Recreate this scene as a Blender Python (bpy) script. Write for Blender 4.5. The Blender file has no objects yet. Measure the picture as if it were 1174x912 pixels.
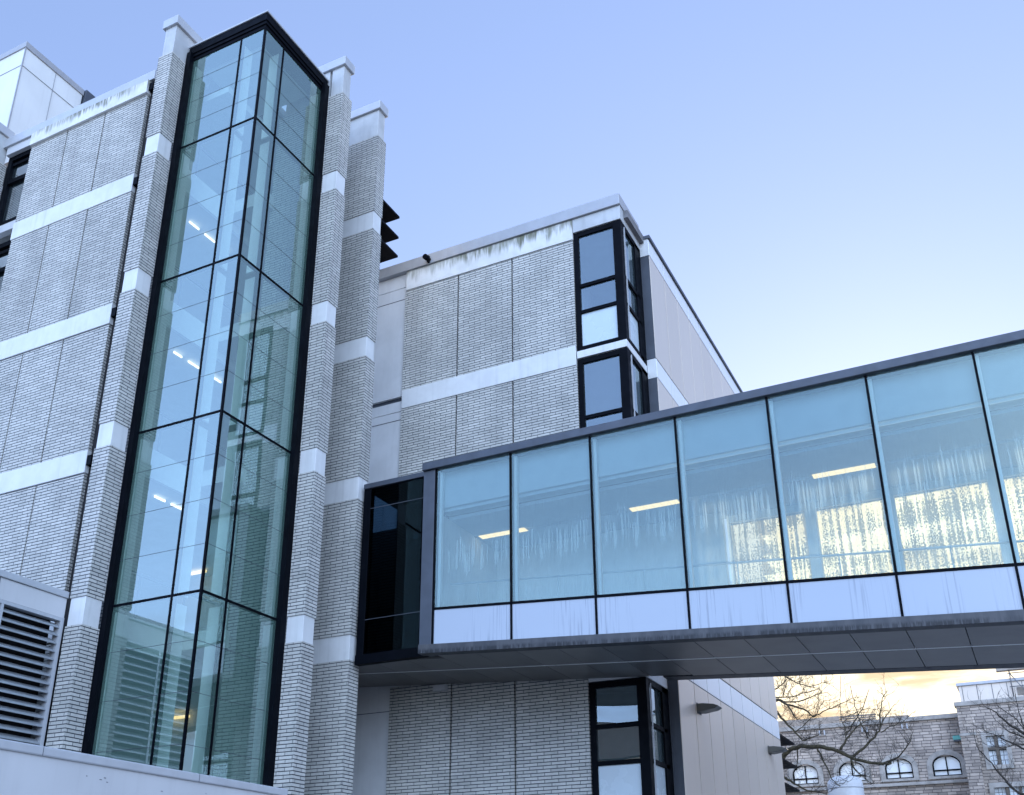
import bpy, math, random
from mathutils import Vector, Matrix
R = math.radians
scene = bpy.context.scene
col = scene.collection
random.seed(7)

# ------------------------------------------------------------------ mesh builder
class MB:
    def __init__(s):
        s.v = []; s.f = []; s.sm = []
    def poly(s, pts, smooth=False):
        b = len(s.v); s.v += [tuple(p) for p in pts]
        s.f.append(list(range(b, b + len(pts)))); s.sm.append(smooth)
        return s
    def box(s, x0, x1, y0, y1, z0, z1):
        if x0 > x1: x0, x1 = x1, x0
        if y0 > y1: y0, y1 = y1, y0
        if z0 > z1: z0, z1 = z1, z0
        return s.hexa([(x0, y0, z0), (x1, y0, z0), (x1, y1, z0), (x0, y1, z0)],
                      [(x0, y0, z1), (x1, y0, z1), (x1, y1, z1), (x0, y1, z1)])
    def hexa(s, lo, hi):
        b = len(s.v); n = len(lo)
        s.v += [tuple(p) for p in lo] + [tuple(p) for p in hi]
        s.f.append([b + i for i in reversed(range(n))]); s.sm.append(False)
        s.f.append([b + n + i for i in range(n)]); s.sm.append(False)
        for i in range(n):
            j = (i + 1) % n
            s.f.append([b + i, b + j, b + n + j, b + n + i]); s.sm.append(False)
        return s
    def ramp(s, x0, x1, y0, y1, z0a, z1a, z0b, z1b):
        """box whose bottom / top run from (z0a, z1a) at x0 to (z0b, z1b) at x1"""
        return s.hexa([(x0, y0, z0a), (x1, y0, z0b), (x1, y1, z0b), (x0, y1, z0a)],
                      [(x0, y0, z1a), (x1, y0, z1b), (x1, y1, z1b), (x0, y1, z1a)])
    def prism_y(s, prof, y0, y1):
        """profile of (x, z) points, counter-clockwise seen from -y, swept along y"""
        b = len(s.v); n = len(prof)
        s.v += [(x, y0, z) for x, z in prof] + [(x, y1, z) for x, z in prof]
        s.f.append([b + i for i in range(n)]); s.sm.append(False)
        s.f.append([b + n + i for i in reversed(range(n))]); s.sm.append(False)
        for i in range(n):
            j = (i + 1) % n
            s.f.append([b + j, b + i, b + n + i, b + n + j]); s.sm.append(False)
        return s
    def tube(s, pts, rad, seg=8, cap=True):
        pts = [Vector(p) for p in pts]
        if not isinstance(rad, (list, tuple)): rad = [rad] * len(pts)
        b = len(s.v); up = None
        for i, p in enumerate(pts):
            d = (pts[min(i + 1, len(pts) - 1)] - pts[max(i - 1, 0)])
            d = d.normalized() if d.length > 1e-9 else Vector((0, 0, 1))
            if up is None: up = Vector((1, 0, 0)) if abs(d.x) < .8 else Vector((0, 1, 0))
            a = (up - d * up.dot(d)).normalized(); c = d.cross(a); up = a
            for k in range(seg):
                t = 2 * math.pi * k / seg
                s.v.append(tuple(p + (a * math.cos(t) + c * math.sin(t)) * rad[i]))
        for i in range(len(pts) - 1):
            for k in range(seg):
                k2 = (k + 1) % seg
                s.f.append([b + i * seg + k, b + i * seg + k2, b + (i + 1) * seg + k2, b + (i + 1) * seg + k]); s.sm.append(True)
        if cap:
            s.f.append([b + k for k in reversed(range(seg))]); s.sm.append(False)
            e = b + (len(pts) - 1) * seg
            s.f.append([e + k for k in range(seg)]); s.sm.append(False)
        return s
    def build(s, name, mat, parent=None, bevel=0, out=None):
        me = bpy.data.meshes.new(name); me.from_pydata(s.v, [], s.f); me.update()
        uv = me.uv_layers.new(name='UVMap')
        for p in me.polygons:
            n = p.normal; ax, ay, az = abs(n.x), abs(n.y), abs(n.z)
            for li in p.loop_indices:
                c = me.vertices[me.loops[li].vertex_index].co
                if ax >= ay and ax >= az: uv.data[li].uv = (c.y + .13, c.z)
                elif ay >= az: uv.data[li].uv = (c.x, c.z)
                else: uv.data[li].uv = (c.x, c.y)
        for p, sm in zip(me.polygons, s.sm): p.use_smooth = sm
        me.materials.append(mat)
        if out:
            me.materials.append(M['clear'])
            for p in me.polygons:
                p.material_index = 0 if p.normal.dot(Vector(out)) > .7 else 1
        o = bpy.data.objects.new(name, me); col.objects.link(o)
        if parent is not None:
            o.parent = parent
            w = Vector((0, 0, 0)); q = parent
            while q is not None:
                w += q.location; q = q.parent
            o.location = -w if parent.parent is None and parent.type == 'EMPTY' else Vector((0, 0, 0))
        if bevel:
            m = o.modifiers.new('soft_edges', 'BEVEL'); m.width = bevel; m.segments = 2; m.limit_method = 'ANGLE'; m.angle_limit = R(40)
        return o

def B(x0, x1, y0, y1, z0, z1): return MB().box(x0, x1, y0, y1, z0, z1)
def thing(name, label, cat, loc=(0, 0, 0), group=None):
    o = bpy.data.objects.new(name, None); col.objects.link(o)
    o.location = loc; o.empty_display_size = .3
    o['label'] = label; o['category'] = cat
    if group: o['group'] = group
    return o
def tag(o, label, cat, group=None):
    o['label'] = label; o['category'] = cat
    if group: o['group'] = group
    return o
def struct(o):
    o['kind'] = 'structure'; return o

# ------------------------------------------------------------------ materials
class NT:
    def __init__(s, mat):
        s.t = mat.node_tree; s.t.nodes.clear()
        s.out = s.t.nodes.new('ShaderNodeOutputMaterial')
    def n(s, typ, ins=None, **kw):
        d = s.t.nodes.new(typ)
        for k, v in kw.items(): setattr(d, k, v)
        for k, v in (ins or {}).items():
            if isinstance(v, bpy.types.NodeSocket): s.t.links.new(v, d.inputs[k])
            else: d.inputs[k].default_value = v
        return d
    def math(s, op, a, b=0.0, clamp=False):
        return s.n('ShaderNodeMath', {0: a, 1: b}, operation=op, use_clamp=clamp).outputs[0]
    def mix(s, f, a, b, blend='MIX'):
        d = s.t.nodes.new('ShaderNodeMix'); d.data_type = 'RGBA'; d.blend_type = blend
        for k, v in ((0, f), (6, a), (7, b)):
            if isinstance(v, bpy.types.NodeSocket): s.t.links.new(v, d.inputs[k])
            else: d.inputs[k].default_value = v
        return d.outputs[2]
    def ramp(s, f, stops):
        d = s.n('ShaderNodeMapRange', {0: f, 1: stops[0], 2: stops[1], 3: stops[2], 4: stops[3]}, interpolation_type='SMOOTHSTEP')
        return d.outputs[0]
    def noise(s, vec, scale, detail=3, rough=.55, out=0):
        return s.n('ShaderNodeTexNoise', {'Vector': vec, 'Scale': scale, 'Detail': detail, 'Roughness': rough}).outputs[out]
    def scaled(s, vec, sc):
        return s.n('ShaderNodeVectorMath', {0: vec, 1: sc}, operation='MULTIPLY').outputs[0]
    def end(s, sh): s.t.links.new(sh, s.out.inputs[0])
def c4(c): return (c[0], c[1], c[2], 1)
def newmat(name):
    m = bpy.data.materials.new(name); m.use_nodes = True
    return m, NT(m)
def coords(t):
    tc = t.n('ShaderNodeTexCoord'); return tc.outputs['UV'], tc.outputs['Object']

def plain(name, c, rough=.5, metal=0., var=.08, scale=2.5, bump=.0, bscale=60, streak=0., spec=.5):
    """a painted / cast surface with blotches of slight tone change and faint drip streaks"""
    m, t = newmat(name); uv, ob = coords(t)
    nz = t.noise(ob, scale, 5)
    f = t.ramp(nz, (.3, .7, 1 - var, 1 + var))
    if streak:
        st = t.noise(t.scaled(uv, (7, .35, 1)), 1.0, 4)
        f = t.math('MULTIPLY', f, t.ramp(st, (.5, .75, 1, 1 - streak)))
    cc = t.n('ShaderNodeVectorMath', {0: c, 3: f}, operation='SCALE').outputs[0]
    p = t.n('ShaderNodeBsdfPrincipled', {'Base Color': cc, 'Roughness': rough, 'Metallic': metal, 'Specular IOR Level': spec})
    rr = t.ramp(t.noise(ob, scale * 2.3, 4), (.3, .7, max(.02, rough - .08), min(1, rough + .08)))
    t.t.links.new(rr, p.inputs['Roughness'])
    if bump:
        b = t.n('ShaderNodeBump', {'Height': t.noise(ob, bscale, 4), 'Strength': bump, 'Distance': .01})
        t.t.links.new(b.outputs[0], p.inputs['Normal'])
    t.end(p.outputs[0]); return m

def brick(name, c1, c2, bed, head, bw=.29, rh=4 / 51, bt=.27, ht=.032, dirt=.08, bumpd=.010, rnd=.5):
    """coursed masonry: raked bed joints read dark, the tight head joints fainter; every unit has its own tone"""
    m, t = newmat(name); uv, ob = coords(t)
    sx = t.n('ShaderNodeSeparateXYZ', {0: uv}); u, v = sx.outputs[0], sx.outputs[1]
    wob = t.math('MULTIPLY', t.math('SUBTRACT', t.noise(ob, 7, 2), .5), .10)
    rv = t.math('ADD', t.math('DIVIDE', v, rh), wob)
    row = t.math('FLOOR', rv); fv = t.math('SUBTRACT', rv, row)
    wn = t.n('ShaderNodeTexWhiteNoise', {'W': row}, noise_dimensions='1D').outputs[0]
    off = t.math('ADD', t.math('MULTIPLY', t.math('MODULO', t.math('ABSOLUTE', row), 2.0), .5), t.math('MULTIPLY', wn, rnd))
    ru = t.math('ADD', t.math('DIVIDE', u, bw), off)
    cu = t.math('FLOOR', ru); fu = t.math('SUBTRACT', ru, cu)
    tri = t.math('SUBTRACT', .5, t.math('ABSOLUTE', t.math('SUBTRACT', fv, .5)))
    triu = t.math('SUBTRACT', .5, t.math('ABSOLUTE', t.math('SUBTRACT', fu, .5)))
    bedm = t.ramp(tri, (bt * .38, bt * .62, 1, 0)); headm = t.ramp(triu, (ht * .6, ht * 1.2, 1, 0))
    idv = t.n('ShaderNodeCombineXYZ', {0: cu, 1: row, 2: 0.0}).outputs[0]
    tone = t.n('ShaderNodeTexWhiteNoise', {0: idv}, noise_dimensions='2D').outputs[0]
    base = t.mix(tone, c4(c1), c4(c2))
    big = t.ramp(t.noise(ob, .8, 5), (.3, .7, 1 - dirt, 1 + dirt))
    damp = t.ramp(t.noise(t.scaled(uv, (1.5, .22, 1)), 1, 4, .6), (.44, .68, 1.02, .91))
    big = t.math('MULTIPLY', big, damp)
    fine = t.ramp(t.noise(ob, 30, 3), (.3, .7, .93, 1.07))
    base = t.n('ShaderNodeVectorMath', {0: base, 3: t.math('MULTIPLY', big, fine)}, operation='SCALE').outputs[0]
    cc = t.mix(t.math('MULTIPLY', headm, .8), base, c4(head))
    cc = t.mix(bedm, cc, c4(bed))
    p = t.n('ShaderNodeBsdfPrincipled', {'Base Color': cc, 'Roughness': .8, 'Specular IOR Level': .3})
    hh = t.math('SUBTRACT', 1.0, t.math('MAXIMUM', bedm, t.math('MULTIPLY', headm, .6)))
    bp = t.n('ShaderNodeBump', {'Height': t.math('ADD', hh, t.math('MULTIPLY', t.noise(ob, 80, 3), .2)), 'Strength': .8, 'Distance': bumpd})
    t.t.links.new(bp.outputs[0], p.inputs['Normal'])
    t.end(p.outputs[0]); return m

def wavy(t, ob, amp):
    nn = t.n('ShaderNodeNewGeometry').outputs['Normal']
    w = t.n('ShaderNodeTexNoise', {'Vector': ob, 'Scale': .9, 'Detail': 1.0}).outputs['Color']
    d = t.n('ShaderNodeVectorMath', {0: w, 1: (.5, .5, .5)}, operation='SUBTRACT').outputs[0]
    d = t.n('ShaderNodeVectorMath', {0: d, 3: amp}, operation='SCALE').outputs[0]
    d = t.n('ShaderNodeVectorMath', {0: nn, 1: d}, operation='ADD').outputs[0]
    return t.n('ShaderNodeVectorMath', {0: d}, operation='NORMALIZE').outputs[0]
def glass(name, tint, refl, fog=0., fogc=(.6, .75, .85), amp=.007, rough=0.0, rc=(.92, .96, 1)):
    """a coated pane: fresnel reflection over tinted see-through, with an optional diffuse tint painted in as interior haze"""
    m, t = newmat(name); uv, ob = coords(t)
    fr = t.n('ShaderNodeFresnel', {'IOR': 1.5}).outputs[0]
    fac = t.math('ADD', t.math('MULTIPLY', fr, 1.3), refl, True)
    gl = t.n('ShaderNodeBsdfGlossy', {'Color': c4(rc), 'Roughness': rough, 'Normal': wavy(t, ob, amp)})
    base = t.n('ShaderNodeBsdfTransparent', {'Color': c4(tint)}).outputs[0]
    if fog:
        df = t.n('ShaderNodeBsdfDiffuse', {'Color': c4(fogc)})  # even diffuse colour in place of light from the interior
        base = t.n('ShaderNodeMixShader', {0: fog, 1: base, 2: df.outputs[0]}).outputs[0]
    t.end(t.n('ShaderNodeMixShader', {0: fac, 1: base, 2: gl.outputs[0]}).outputs[0]); return m
def clearmat():
    m, t = newmat('pane_inner_face')
    t.end(t.n('ShaderNodeBsdfTransparent', {'Color': (.97, .99, .985, 1)}).outputs[0]); return m

def emit(name, c, s):
    m, t = newmat(name); uv, ob = coords(t)
    cell = t.math('FRACT', t.math('MULTIPLY', t.n('ShaderNodeSeparateXYZ', {0: uv}).outputs[0], 5.0))
    k = t.math('MULTIPLY', t.ramp(cell, (0, .08, .55, 1)), s)
    t.end(t.n('ShaderNodeEmission', {0: c4(c), 1: k}).outputs[0]); return m

M = {}
M['clear'] = clearmat()
M['brick'] = brick('pale_brick', (.51, .51, .485), (.41, .415, .395), (.026, .034, .045), (.07, .08, .095), bw=.35, bt=.22, ht=.028, rnd=.14, dirt=.10)
M['stone'] = brick('rubble_stone', (.44, .375, .32), (.25, .215, .19), (.08, .072, .065), (.08, .07, .065), bw=.46, rh=.16, bt=.15, ht=.035, dirt=.25, bumpd=.03, rnd=.9)
M['dressed'] = plain('dressed_stone', (.31, .29, .265), .8, var=.2, scale=3, bump=.3)
M['band'] = plain('precast_band', (.60, .62, .63), .6, var=.05, bump=.08, streak=.12)
M['cap'] = plain('cap_panel', (.43, .45, .46), .5, var=.08, streak=.16)
M['coping'] = plain('metal_coping', (.42, .44, .47), .42, .15, var=.05, streak=.05)
M['greycoping'] = plain('grey_metal_coping', (.34, .35, .37), .45, .2, var=.05, streak=.06)
M['white'] = plain('white_panel', (.50, .51, .525), .42, var=.04, scale=.8, streak=.05)
M['pwhite'] = plain('plant_room_panel', (.64, .66, .66), .45, var=.04, scale=.8, streak=.05)
M['plaster'] = plain('pale_render', (.56, .58, .60), .7, var=.07, scale=1.2, bump=.06, streak=.06)
M['black'] = plain('black_frame', (.002, .003, .0055), .55, var=.2, spec=.05)
M['slate'] = plain('slate_metal', (.055, .065, .085), .5, .1, var=.12, streak=.1)
M['darkgrey'] = plain('dark_grey_panel', (.06, .066, .078), .5, .1, var=.12, streak=.12)
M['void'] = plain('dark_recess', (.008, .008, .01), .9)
M['inner'] = plain('inner_wall', (.62, .64, .64), .8, var=.05)
M['ceil'] = plain('inner_ceiling', (.70, .72, .72), .8, var=.04)
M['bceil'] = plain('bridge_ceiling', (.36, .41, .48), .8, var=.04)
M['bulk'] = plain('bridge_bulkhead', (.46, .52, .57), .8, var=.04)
M['floor'] = plain('inner_floor', (.25, .25, .26), .4)
M['fin'] = plain('pale_fin', (.92, .95, .95), .35, var=.03)
M['louvre'] = plain('louvre_metal', (.30, .33, .36), .4, .3, var=.05)
M['bark'] = plain('bark', (.035, .029, .023), .9, var=.35, scale=9, bump=.6)
M['moss'] = plain('mossy_bark', (.055, .047, .026), .9, var=.4, scale=7, bump=.6)
M['lamp'] = plain('bronze_lamp', (.10, .105, .10), .4, .4)
M['darkwood'] = plain('dark_timber', (.085, .07, .055), .7, var=.2)
M['teal'] = plain('teal_box', (.10, .36, .32), .5)
M['tank'] = plain('white_tank', (.52, .54, .56), .45, var=.06)
M['roofing'] = plain('roof_membrane', (.16, .16, .17), .85, var=.2)
M['bouncecut'] = plain('bounce_cut_dark', (.04, .04, .042), .9, var=.25, scale=1.5)
M['asphalt'] = plain('pale_paving', (.30, .295, .285), .85, var=.25, scale=1.5, bump=.3)
M['wood'] = plain('weathered_timber', (.30, .26, .22), .8, var=.2, streak=.25)
M['rust'] = plain('pipe_steel', (.20, .20, .21), .5, .6)
M['slateroof'] = plain('dark_roof', (.05, .05, .06), .7, var=.2)

def stained():
    """pale precast parapet with dark green run-off stains hanging from its top edge"""
    m, t = newmat('stained_precast'); uv, ob = coords(t)
    sx = t.n('ShaderNodeSeparateXYZ', {0: uv})
    gz = t.n('ShaderNodeSeparateXYZ', {0: t.n('ShaderNodeTexCoord').outputs['Generated']}).outputs[2]
    fine = t.noise(t.scaled(uv, (13, .9, 1)), 1, 5, .7)
    length = t.noise(t.scaled(uv, (3.2, .05, 1)), 1, 4, .7)
    patch = t.noise(t.scaled(uv, (.42, .05, 1)), 1, 2)
    hang = t.math('ADD', gz, t.math('MULTIPLY', t.math('SUBTRACT', length, .5), 2.2))
    k = t.math('MULTIPLY', t.ramp(hang, (.38, .85, 0, 1)), t.ramp(fine, (.34, .58, 0, 1)), True)
    k = t.math('MULTIPLY', k, t.ramp(patch, (.36, .58, .12, 1)), True)
    k = t.math('MAXIMUM', k, t.math('MULTIPLY', t.ramp(gz, (.80, 1.0, 0, .55)), t.ramp(fine, (.3, .55, 0, 1))))
    base = t.mix(t.ramp(t.noise(ob, 2.2, 5), (.3, .7, 0, 1)), c4((.56, .57, .56)), c4((.66, .67, .67)))
    grn = t.mix(t.noise(ob, 3.1, 2), c4((.10, .115, .045)), c4((.13, .125, .10)))
    cc = t.mix(t.math('MULTIPLY', k, .95), base, grn)
    p = t.n('ShaderNodeBsdfPrincipled', {'Base Color': cc, 'Roughness': .75})
    t.end(p.outputs[0]); return m
M['stained'] = stained()

def seamed(name, ca, cb, rough=.42, metal=.35):
    """metal wall sheet, its tone a little different from sheet to sheet (sheets 1.2 m wide)"""
    m, t = newmat(name); uv, ob = coords(t)
    u = t.n('ShaderNodeSeparateXYZ', {0: uv}).outputs[0]
    cell = t.math('FLOOR', t.math('DIVIDE', t.math('SUBTRACT', u, 23.53), 1.2))
    w = t.n('ShaderNodeTexWhiteNoise', {'W': cell}, noise_dimensions='1D').outputs[0]
    nz = t.ramp(t.noise(t.scaled(uv, (6, .4, 1)), 1, 4), (.3, .7, -.12, .12))
    f = t.math('ADD', t.math('MULTIPLY', w, .5), t.math('ADD', nz, .25), True)
    p = t.n('ShaderNodeBsdfPrincipled', {'Base Color': t.mix(f, c4(ca), c4(cb)), 'Roughness': rough, 'Metallic': metal})
    t.end(p.outputs[0]); return m
M['tan'] = seamed('taupe_sheet', (.56, .495, .43), (.62, .55, .48))
M['tanband'] = seamed('pale_sheet_band', (.66, .68, .71), (.72, .74, .77), .4, .15)

def bridgeglass():
    """bridge pane: reflective, lightly misted, with condensation hanging in vertical runs below its upper clear strip"""
    m, t = newmat('misted_glass'); uv, ob = coords(t)
    s = t.n('ShaderNodeSeparateXYZ', {0: uv}); u, z = s.outputs[0], s.outputs[1]
    bay = t.math('FRACT', t.math('DIVIDE', t.math('ADD', u, 11.14), 1.915))
    edge = t.math('MULTIPLY', t.ramp(bay, (.05, .16, 0, 1)), t.ramp(bay, (.93, .98, 1, 0)))
    wav = t.math('MULTIPLY', t.math('SUBTRACT', t.noise(t.scaled(uv, (5.2, .15, 1)), 1, 2), .5), 1.1)
    zz = t.math('ADD', z, wav)
    comb = t.noise(t.scaled(uv, (26, .5, 1)), 1, 2, .5)
    comb2 = t.noise(t.scaled(uv, (60, 1.6, 1)), 1, 2, .6)
    upper = t.math('MULTIPLY', t.ramp(zz, (8.0, 8.8, 0, 1)), t.ramp(z, (8.55, 8.75, 1, 0)))
    mid = t.math('MULTIPLY', t.ramp(zz, (7.1, 7.5, 0, 1)), t.ramp(zz, (7.7, 8.2, 1, 0)))
    low = t.ramp(zz, (6.5, 7.4, 1, 0))
    run = t.ramp(comb, (.44, .60, 0, 1)); run2 = t.ramp(comb2, (.42, .62, 0, 1))
    fog = t.math('ADD', t.math('MULTIPLY', mid, t.math('MULTIPLY', run, .26)), t.math('MULTIPLY', low, t.math('ADD', .07, t.math('MULTIPLY', run2, .10))))
    fog = t.math('MULTIPLY', t.math('ADD', fog, t.math('MULTIPLY', upper, t.math('MULTIPLY', run2, .10))), edge)
    fog = t.math('ADD', fog, .17, True)
    df = t.n('ShaderNodeBsdfDiffuse', {'Color': (.46, .66, .66, 1)}).outputs[0]
    tl = t.n('ShaderNodeBsdfTranslucent', {'Color': (.55, .72, .80, 1)}).outputs[0]
    dd = t.n('ShaderNodeMixShader', {0: .35, 1: df, 2: tl}).outputs[0]
    tr = t.n('ShaderNodeBsdfTransparent', {'Color': (.72, .86, .88, 1)}).outputs[0]
    base = t.n('ShaderNodeMixShader', {0: fog, 1: tr, 2: dd}).outputs[0]
    fr = t.math('ADD', t.math('MULTIPLY', t.n('ShaderNodeFresnel', {'IOR': 1.5}).outputs[0], 1.2), .10, True)
    gl = t.n('ShaderNodeBsdfGlossy', {'Color': (.50, .64, .62, 1), 'Roughness': .02, 'Normal': wavy(t, ob, .006)}).outputs[0]
    t.end(t.n('ShaderNodeMixShader', {0: fr, 1: base, 2: gl}).outputs[0]); return m
M['bridgeglass'] = bridgeglass()

def wetglass():
    """far pane of the bridge, beaded all over with droplets and vertical runs"""
    m, t = newmat('beaded_glass'); uv, ob = coords(t)
    runs = t.noise(t.scaled(uv, (11, .28, 1)), 1, 2, .6)
    bead = t.noise(t.scaled(uv, (40, 24, 1)), 1, 1, .5)
    big = t.noise(t.scaled(uv, (.5, 2.4, 1)), 1, 3)
    k = t.math('ADD', t.math('MULTIPLY', t.math('SUBTRACT', runs, .5), 2.2), t.math('ADD', t.math('MULTIPLY', t.math('SUBTRACT', bead, .5), 1.8), t.math('MULTIPLY', t.math('SUBTRACT', big, .5), 1.3)))
    clear = t.ramp(k, (-.22, .16, 0, 1))
    tl = t.n('ShaderNodeBsdfTranslucent', {'Color': (.74, .64, .44, 1)}).outputs[0]  # warm here and in the clear tint: sunset glow put into the colour
    dk = t.n('ShaderNodeBsdfTransparent', {'Color': (.26, .25, .17, 1)}).outputs[0]
    bd = t.n('ShaderNodeMixShader', {0: .86, 1: tl, 2: dk}).outputs[0]
    tr = t.n('ShaderNodeBsdfTransparent', {'Color': (1.0, .95, .82, 1)}).outputs[0]
    tr = t.n('ShaderNodeMixShader', {0: .14, 1: tr, 2: tl}).outputs[0]
    t.end(t.n('ShaderNodeMixShader', {0: clear, 1: bd, 2: tr}).outputs[0]); return m
M['wetglass'] = wetglass()

def spandrel():
    """back-painted pale blue glass with thin dark run marks"""
    m, t = newmat('spandrel_glass'); uv, ob = coords(t)
    st = t.noise(t.scaled(uv, (22, .5, 1)), 1, 3, .6)
    pa = t.noise(t.scaled(uv, (.9, .2, 1)), 1, 2)
    k = t.math('MULTIPLY', t.ramp(st, (.50, .64, 0, .5)), t.ramp(pa, (.44, .58, 0, 1)))
    cc = t.mix(k, c4((.29, .328, .385)), c4((.10, .115, .14)))
    p = t.n('ShaderNodeBsdfPrincipled', {'Base Color': cc, 'Roughness': .12, 'Specular IOR Level': .9, 'Coat Weight': .35, 'Coat Roughness': .03})
    t.end(p.outputs[0]); return m
M['spandrel'] = spandrel()

def dripbeam():
    """dark edge beam with black drip marks along its lower half"""
    m, t = newmat('dripped_beam'); uv, ob = coords(t)
    st = t.noise(t.scaled(uv, (20, 1.2, 1)), 1, 4, .65)
    pa = t.noise(t.scaled(uv, (.8, .05, 1)), 1, 4, .7)
    sx = t.n('ShaderNodeSeparateXYZ', {0: uv})
    hh = t.math('ADD', sx.outputs[1], t.math('MULTIPLY', t.math('ADD', sx.outputs[0], 11.14), .0697))
    band = t.ramp(t.math('ADD', hh, t.math('MULTIPLY', t.math('SUBTRACT', st, .5), .16)), (5.555, 5.63, 1, 0))
    k = t.math('MULTIPLY', t.math('MULTIPLY', t.ramp(st, (.40, .52, 0, 1)), band), t.ramp(pa, (.38, .52, 0, 1)))
    base = t.mix(t.ramp(t.noise(t.scaled(uv, (5, .8, 1)), 1, 4), (.3, .7, 0, 1)), c4((.034, .037, .044)), c4((.066, .067, .072)))
    cc = t.mix(k, base, c4((.006, .007, .010)))
    t.end(t.n('ShaderNodeBsdfPrincipled', {'Base Color': cc, 'Roughness': .55}).outputs[0]); return m
M['drip'] = dripbeam()

def soffitmat():
    m, t = newmat('soffit_panel'); uv, ob = coords(t)
    s = t.n('ShaderNodeSeparateXYZ', {0: uv})
    cell = t.math('FLOOR', t.math('DIVIDE', t.math('ADD', s.outputs[0], 11.14), .9575))
    w = t.n('ShaderNodeTexWhiteNoise', {'W': cell}, noise_dimensions='1D').outputs[0]
    f = t.math('ADD', t.math('MULTIPLY', w, .6), t.ramp(t.noise(ob, 1.6, 4), (.3, .7, 0, .4)), True)
    p = t.n('ShaderNodeBsdfPrincipled', {'Base Color': t.mix(f, c4((.15, .147, .145)), c4((.235, .225, .215))), 'Roughness': .4, 'Metallic': .1})
    t.end(p.outputs[0]); return m
M['soffit'] = soffitmat()

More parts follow.
